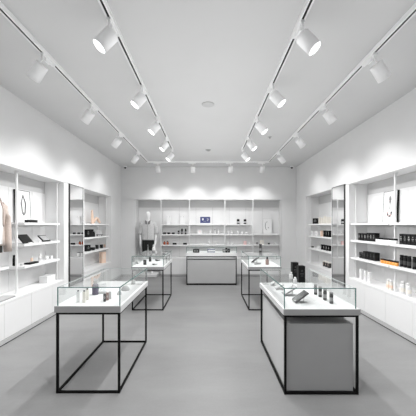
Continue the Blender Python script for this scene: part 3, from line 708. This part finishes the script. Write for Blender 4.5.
# rear right case
t = tilted('display_stand', 'tilted black and white sample tray in the rear right case', onz(252.6, 262.5, zs), .17, .12, R(38), R(-35), 'black', 'dgrey', 4, 'tilted product stands')
t = tilted('display_stand', 'low silver tray lying in front inside the rear right case', onz(254.5, 264.6, zs), .13, .06, R(8), R(8), 'lgrey', 'mgrey', 3, 'tilted product stands')
bottle('perfume_bottle', 'rosy brown bottle with black cap in the rear right case', 'bottle', onz(267.2, 264.6, zs), .034, .15, 'brown', 'black', .28, .5)
bottle('black_bottle', 'dark grey tube standing on top of rear right glass case', 'bottle', onz(260.4, 252.4, zt), .032, .18, 'dgrey', 'dgrey', .18, .85, print_='mgrey')
# front right case
zs = .812
tl = ['dark tilted handset on a steel stand, nearest in the front right case', 'pale grey tilted handset, second from the front in the right case', 'white tilted handset, third from the front in the right case', 'white tilted handset at the back left of the front right case']
for i, (px, py, w, d, an, fc, sh) in enumerate(((294.3, 302.0, .165, .13, 36, 'screen', 'dgrey'), (283.6, 295.0, .165, .12, 33, 'lgrey', 'mgrey'), (275.6, 289.0, .11, .09, 28, 'white', 'lgrey'), (270.8, 285.6, .07, .08, 35, 'white', 'lgrey'))):
    t = tilted('tilted_handset', tl[i], onz(px, py, zs), w, d, R(an), R(0), fc, sh, 0, 'tilted handsets in the right case')
for i, (px, py) in enumerate(((331.3, 303.5), (325.0, 300.1), (320.2, 296.9), (315.6, 294.4))):
    bottle('dark_bottle', 'dark grey cylinder bottle in front right case, %s' % ['nearest of four', 'second of four', 'third of four', 'farthest of four'][i], 'bottle', onz(px, py, zs), .0185, .117, 'dgrey', 'mgrey', .12, .92, 'row of dark cylinder bottles', 'mgrey')
zt = 1.0087
for i, (px, py, h) in enumerate(((294.6, 277.6, .175), (300.9, 282.0, .172))):
    carton('tall_black_carton', 'tall black carton standing on the front right glass top, %s' % ('left one behind' if i == 0 else 'right one nearer'), 'box', onz(px, py, zt), .068, .068, h, 'black', R(0), 'tall black cartons on glass', 'dgrey')
for i, (px, py, h) in enumerate(((291.0, 278.8, .075), (295.0, 283.2, .062))):
    bottle('white_bottle', 'small white bottle in front of black cartons on glass top, %s' % ('left' if i == 0 else 'right'), 'bottle', onz(px, py, zt), .019, h, 'whiteg', 'white', .25, .55, 'small white bottles on glass')
# counter goods
def cp(px, Y=7.5): return Vector(((px-HX)*Y/F, Y, .862))
t = thing('gift_set', 'black open box with grey tins at left of counter glass case', 'box', cp(196.2))
MB().box(-.085, -.04, 0, .085, .04, .095, bev=.003).build('box', M['black'], t)
m = MB(); [m.box(-.06+i*.065, -.0425, .03, -.01+i*.065, -.040, .065) for i in range(2)]; m.build('tins', M['mgrey'], t)
t = thing('gift_set', 'white box with navy stripes at center of counter glass case', 'box', cp(211.2))
MB().box(-.10, -.04, 0, .10, .04, .11, bev=.003).build('box', M['white'], t); MB().box(-.10, -.0425, .085, .10, -.040, .105).box(-.10, -.0425, .012, .10, -.040, .03).box(-.10, -.0425, .03, -.088, -.040, .085).build('stripes', M['navy'], t)
for i in range(3):
    carton('dark_carton', 'small dark box with white face at right of counter case, %s' % ['first of three', 'second of three', 'third of three'][i], 'box', cp(223.8+i*2.5, 7.52), .055, .05, (.10, .125, .10)[i], ('mgrey', 'black', 'black')[i], R((15, -10, -20)[i]), 'dark boxes in the counter case', 'white')

# ------------------------------------------------------------------ hanging jacket
gx, gy, gz = -2.80, 3.575, 1.965
t = thing('hanging_jacket', 'beige wool jacket hanging open at the left edge of the picture', 'jacket', (gx, gy, gz-.70), R(98))
def oval(cx, cy, z, a, b, n=28, pw=1.0, wob=0):
    return [(cx+a*math.copysign(abs(math.cos(q_))**pw, math.cos(q_)), cy+b*math.copysign(abs(math.sin(q_))**pw, math.sin(q_))*(1+wob*math.sin(q_*6+z*9)), z) for q_ in [2*math.pi*k/n for k in range(n)]]
m = MB(); m.rings([oval(0, 0, .065, .235, .075, wob=.14), oval(0, 0, .15, .232, .078, wob=.12), oval(0, 0, .30, .215, .08, wob=.08), oval(0, 0, .45, .215, .085), oval(0, 0, .56, .225, .085), oval(0, 0, .615, .215, .07), oval(0, 0, .65, .15, .055), oval(0, 0, .675, .075, .045)]); m.build('body', M['beige'], t)
for s in (-1, 1):
    MB().tube([(s*.17, 0, .62), (s*.225, 0, .58), (s*.262, -.01, .45), (s*.27, -.02, .30), (s*.262, -.035, .12), (s*.255, -.045, -.03)], [.05, .068, .066, .060, .054, .050], 14, rx=[.04, .055, .055, .05, .046, .044]).build('sleeve', M['beige'], t)
m = MB(); m.rings([[(-.03, -.06, .68), (.03, -.06, .68), (.0, -.06, .68)], [(-.055, -.088, .56), (.055, -.088, .56), (0, -.09, .56)], [(-.05, -.094, .30), (.05, -.094, .30), (0, -.095, .3)], [(-.05, -.09, .09), (.05, -.09, .09), (0, -.09, .09)]], smooth=False)
m.build('shirt_front', M['white'], t)
for s in (-1, 1):
    MB().rings([[(s*.03, -.075, .70), (s*.085, -.06, .67), (s*.08, -.04, .68), (s*.03, -.05, .70)], [(s*.05, -.102, .55), (s*.125, -.092, .53), (s*.12, -.07, .53), (s*.05, -.08, .55)], [(s*.045, -.108, .34), (s*.06, -.106, .32), (s*.06, -.09, .32), (s*.045, -.09, .34)]], smooth=False).build('lapel', M['beiged'], t)
o = bpy.data.objects.new('tmp', None)
h = thing('clothes_hanger', 'thin dark hanger carrying the beige jacket', 'hanger', (gx, gy, gz-.70), R(98))
MB().tube([(-.17, 0, .655), (0, 0, .71), (.17, 0, .655)], .006, 8).tube([(0, 0, .71), (0, 0, .74), (.018, 0, .755), (.018, 0, .787), (0, 0, .80), (-.016, 0, .79)], .003, 6).build('hanger', M['black'], h)
tr = thing('black_trousers', 'black folded garment hanging under the beige jacket', 'trousers', (gx, gy, gz-.70), R(98))
MB().rings([oval(0, 0, -.03, .195, .045, wob=.2), oval(0, 0, .02, .195, .048), oval(0, 0, .062, .19, .05)]).build('garment', M['shorts'], tr)
rl = thing('hanging_rail', 'short white wall arm holding the beige jacket in the left niche', 'rail', (gx, gy, gz+.083))
MB().tube([(-.285, 0, 0), (.06, 0, 0)], .007, 10).build('arm', M['post'], rl)
MB().tube([(.06, 0, -.002), (.066, 0, .02)], .008, 10).build('end_stop', M['post'], rl)
MB().box(-.297, -.03, -.03, -.285, .03, .03, bev=.003).build('wall_plate', M['post'], rl)

# ------------------------------------------------------------------ mannequin
MX, MY, MZ = bx(148.1, 8.60), 8.60, .10
pl = thing('mannequin_plinth', 'low white plinth under the mannequin behind rear left table', 'plinth', (MX, MY, 0))
MB().box(-.30, -.20, .02, .30, .22, MZ-.022, bev=.004).build('plinth_body', M['cab'], pl); MB().box(-.31, -.21, MZ-.022, .31, .23, MZ, bev=.003).build('plinth_top', M['shelf'], pl)
MB().box(-.27, -.17, 0, .27, .19, .02).build('plinth_foot', M['kick'], pl)
mq = thing('mannequin', 'white egg-headed mannequin in grey jacket and black knee shorts', 'mannequin', (MX, MY, MZ), R(4))
mq.location.z += .012
V = []; E = []; RD = []
def jv(p, r, par=None):
    V.append(p); RD.append(r if isinstance(r, tuple) else (r, r)); i = len(V)-1
    if par is not None: E.append((par, i))
    return i
pel = jv((0, 0, 1.00), (.145, .10)); wa = jv((0, 0, 1.16), (.12, .085), pel); ch = jv((0, -.005, 1.38), (.155, .105), wa); up = jv((0, .0, 1.52), (.12, .08), ch)
nk = jv((0, 0, 1.63), .052, up); nk2 = jv((0, -.005, 1.70), .050, nk); h1 = jv((0, -.01, 1.765), (.064, .078), nk2); h2 = jv((0, -.01, 1.83), (.080, .095), h1); h3 = jv((0, -.008, 1.895), (.066, .078), h2); h4 = jv((0, -.005, 1.93), (.035, .04), h3)
for s in (-1, 1):
    sh = jv((s*.17, 0, 1.52), .062, up); el = jv((s*.235, .02, 1.23), .043, sh); wr = jv((s*.232, -.045, .985), .028, el); pa = jv((s*.228, -.06, .92), (.022, .036), wr)
    pe = jv((s*.226, -.068, .885), (.018, .034), pa)
    for k, (oy, L) in enumerate(((-.030, .055), (-.010, .068), (.011, .064), (.030, .050))):
        f1 = jv((s*.225, -.068+oy, .865), .0095, pe); f2 = jv((s*.220, -.070+oy*1.1, .865-L*.5), .0088, f1); jv((s*.210, -.070+oy*1.1, .865-L), .0075, f2)
    t1 = jv((s*.222, -.098, .905), .011, pa); jv((s*.212, -.112, .870), .009, t1)
    hp = jv((s*.085, 0, .92), (.070, .082), pel); kn = jv((s*.105, -.01, .52), .056, hp); cf = jv((s*.108, .012, .38), .055, kn); an = jv((s*.11, .02, .09), .033, cf); hl = jv((s*.112, .01, .045), .036, an); to = jv((s*.125, -.10, .025), (.036, .022), hl); jv((s*.13, -.15, .018), (.028, .014), to)
me = bpy.data.meshes.new('mannequin_body'); me.from_pydata(V, E, []); bo = bpy.data.objects.new('mannequin_body', me); COL.objects.link(bo); bo.parent = mq
sk = bo.modifiers.new('skin', 'SKIN'); sk.use_smooth_shade = True
for i, v in enumerate(me.skin_vertices[0].data): v.radius = RD[i]; v.use_root = (i == 0)
ss = bo.modifiers.new('sub', 'SUBSURF'); ss.levels = 1; ss.render_levels = 2; me.materials.append(M['manq'])
m = MB(); m.rings([oval(0, 0, 1.035, .196, .137, pw=.9, wob=.03), oval(0, 0, 1.08, .198, .138, pw=.9), oval(0, 0, 1.16, .19, .13, pw=.9), oval(0, 0, 1.32, .20, .137, pw=.88), oval(0, 0, 1.46, .212, .13, pw=.85), oval(0, 0, 1.55, .20, .11, pw=.9), oval(0, 0, 1.60, .115, .085), oval(0, 0, 1.635, .078, .072)]); m.build('jacket', M['knit'], mq)
for s in (-1, 1):
    MB().tube([(s*.14, 0, 1.555), (s*.185, 0, 1.53), (s*.215, .01, 1.42), (s*.240, .02, 1.28), (s*.246, .015, 1.21)], [.07, .085, .082, .074, .070], 16).build('sleeve', M['knit'], mq)
    MB().rings([[(s*.012, -.098, 1.585), (s*.088, -.078, 1.635), (s*.082, -.055, 1.655), (s*.012, -.07, 1.62)], [(s*.006, -.137, 1.515), (s*.072, -.128, 1.545), (s*.068, -.11, 1.56), (s*.006, -.11, 1.54)]], smooth=False).build('collar', M['darkknit'], mq)
    MB().rings([oval(s*.088, 0, 1.06, .094, .105), oval(s*.092, 0, .97, .094, .108), oval(s*.102, 0, .74, .080, .092), oval(s*.108, -.005, .56, .068, .078), oval(s*.110, -.005, .53, .066, .076)]).build('shorts_leg', M['shorts'], mq)
MB().rings([oval(0, 0, .90, .17, .112), oval(0, 0, .96, .182, .118), oval(0, 0, 1.06, .172, .118)]).build('shorts_seat', M['shorts'], mq)
m = MB(); m.box(-.004, -.142, 1.06, .004, -.122, 1.50).build('zip', M['mgrey'], mq)

# ------------------------------------------------------------------ camera, world, fill
cam = bpy.data.cameras.new('camera'); co = bpy.data.objects.new('camera', cam); COL.objects.link(co)
co.location = (0, 0, HC); co.rotation_euler = (R(90), 0, 0); cam.sensor_width = 36; cam.lens = F/416*36; cam.shift_y = (HY-208)/416
cam.clip_start = .05; sc.camera = co
w = bpy.data.worlds.new('world'); sc.world = w; w.use_nodes = True
bg = w.node_tree.nodes['Background']; bg.inputs[0].default_value = (.96, .98, 1, 1); bg.inputs[1].default_value = .42
def lamp(name, loc, rot, size, e, sy=None):
    l = bpy.data.lights.new(name, 'AREA'); l.energy = e; l.size = size
    if sy: l.shape = 'RECTANGLE'; l.size_y = sy
    o = bpy.data.objects.new(name, l); COL.objects.link(o); o.location = loc; o.rotation_euler = rot; return o
for y_ in (-.2, 1.2, 2.6, 4.0, 5.4, 6.8):  # added downward fill along the aisle, no fixture belongs to it
    l_ = bpy.data.lights.new('aisle_fill', 'SPOT'); l_.energy = 95; l_.shadow_soft_size = 0; l_.spot_size = R(172); l_.spot_blend = 1
    o_ = bpy.data.objects.new('aisle_fill', l_); COL.objects.link(o_); o_.location = (.02, y_, 3.40)
for x_, y_ in [(x, 2.3+.70*i) for i in range(8) for x in (-.28, .32)]:  # added bare fill points in mid-air, brightening ceiling and lamp heads
    l_ = bpy.data.lights.new('room_fill', 'POINT'); l_.energy = 5.0; l_.shadow_soft_size = 0
    o_ = bpy.data.objects.new('room_fill', l_); COL.objects.link(o_); o_.location = (x_, y_, 1.95)
sc.cycles.max_bounces = 10; sc.cycles.diffuse_bounces = 6; sc.cycles.transparent_max_bounces = 24; sc.cycles.glossy_bounces = 5
sc.cycles.caustics_reflective = False; sc.cycles.caustics_refractive = False
sc.view_settings.view_transform = 'Standard'; sc.view_settings.look = 'None'; sc.view_settings.exposure = -.06
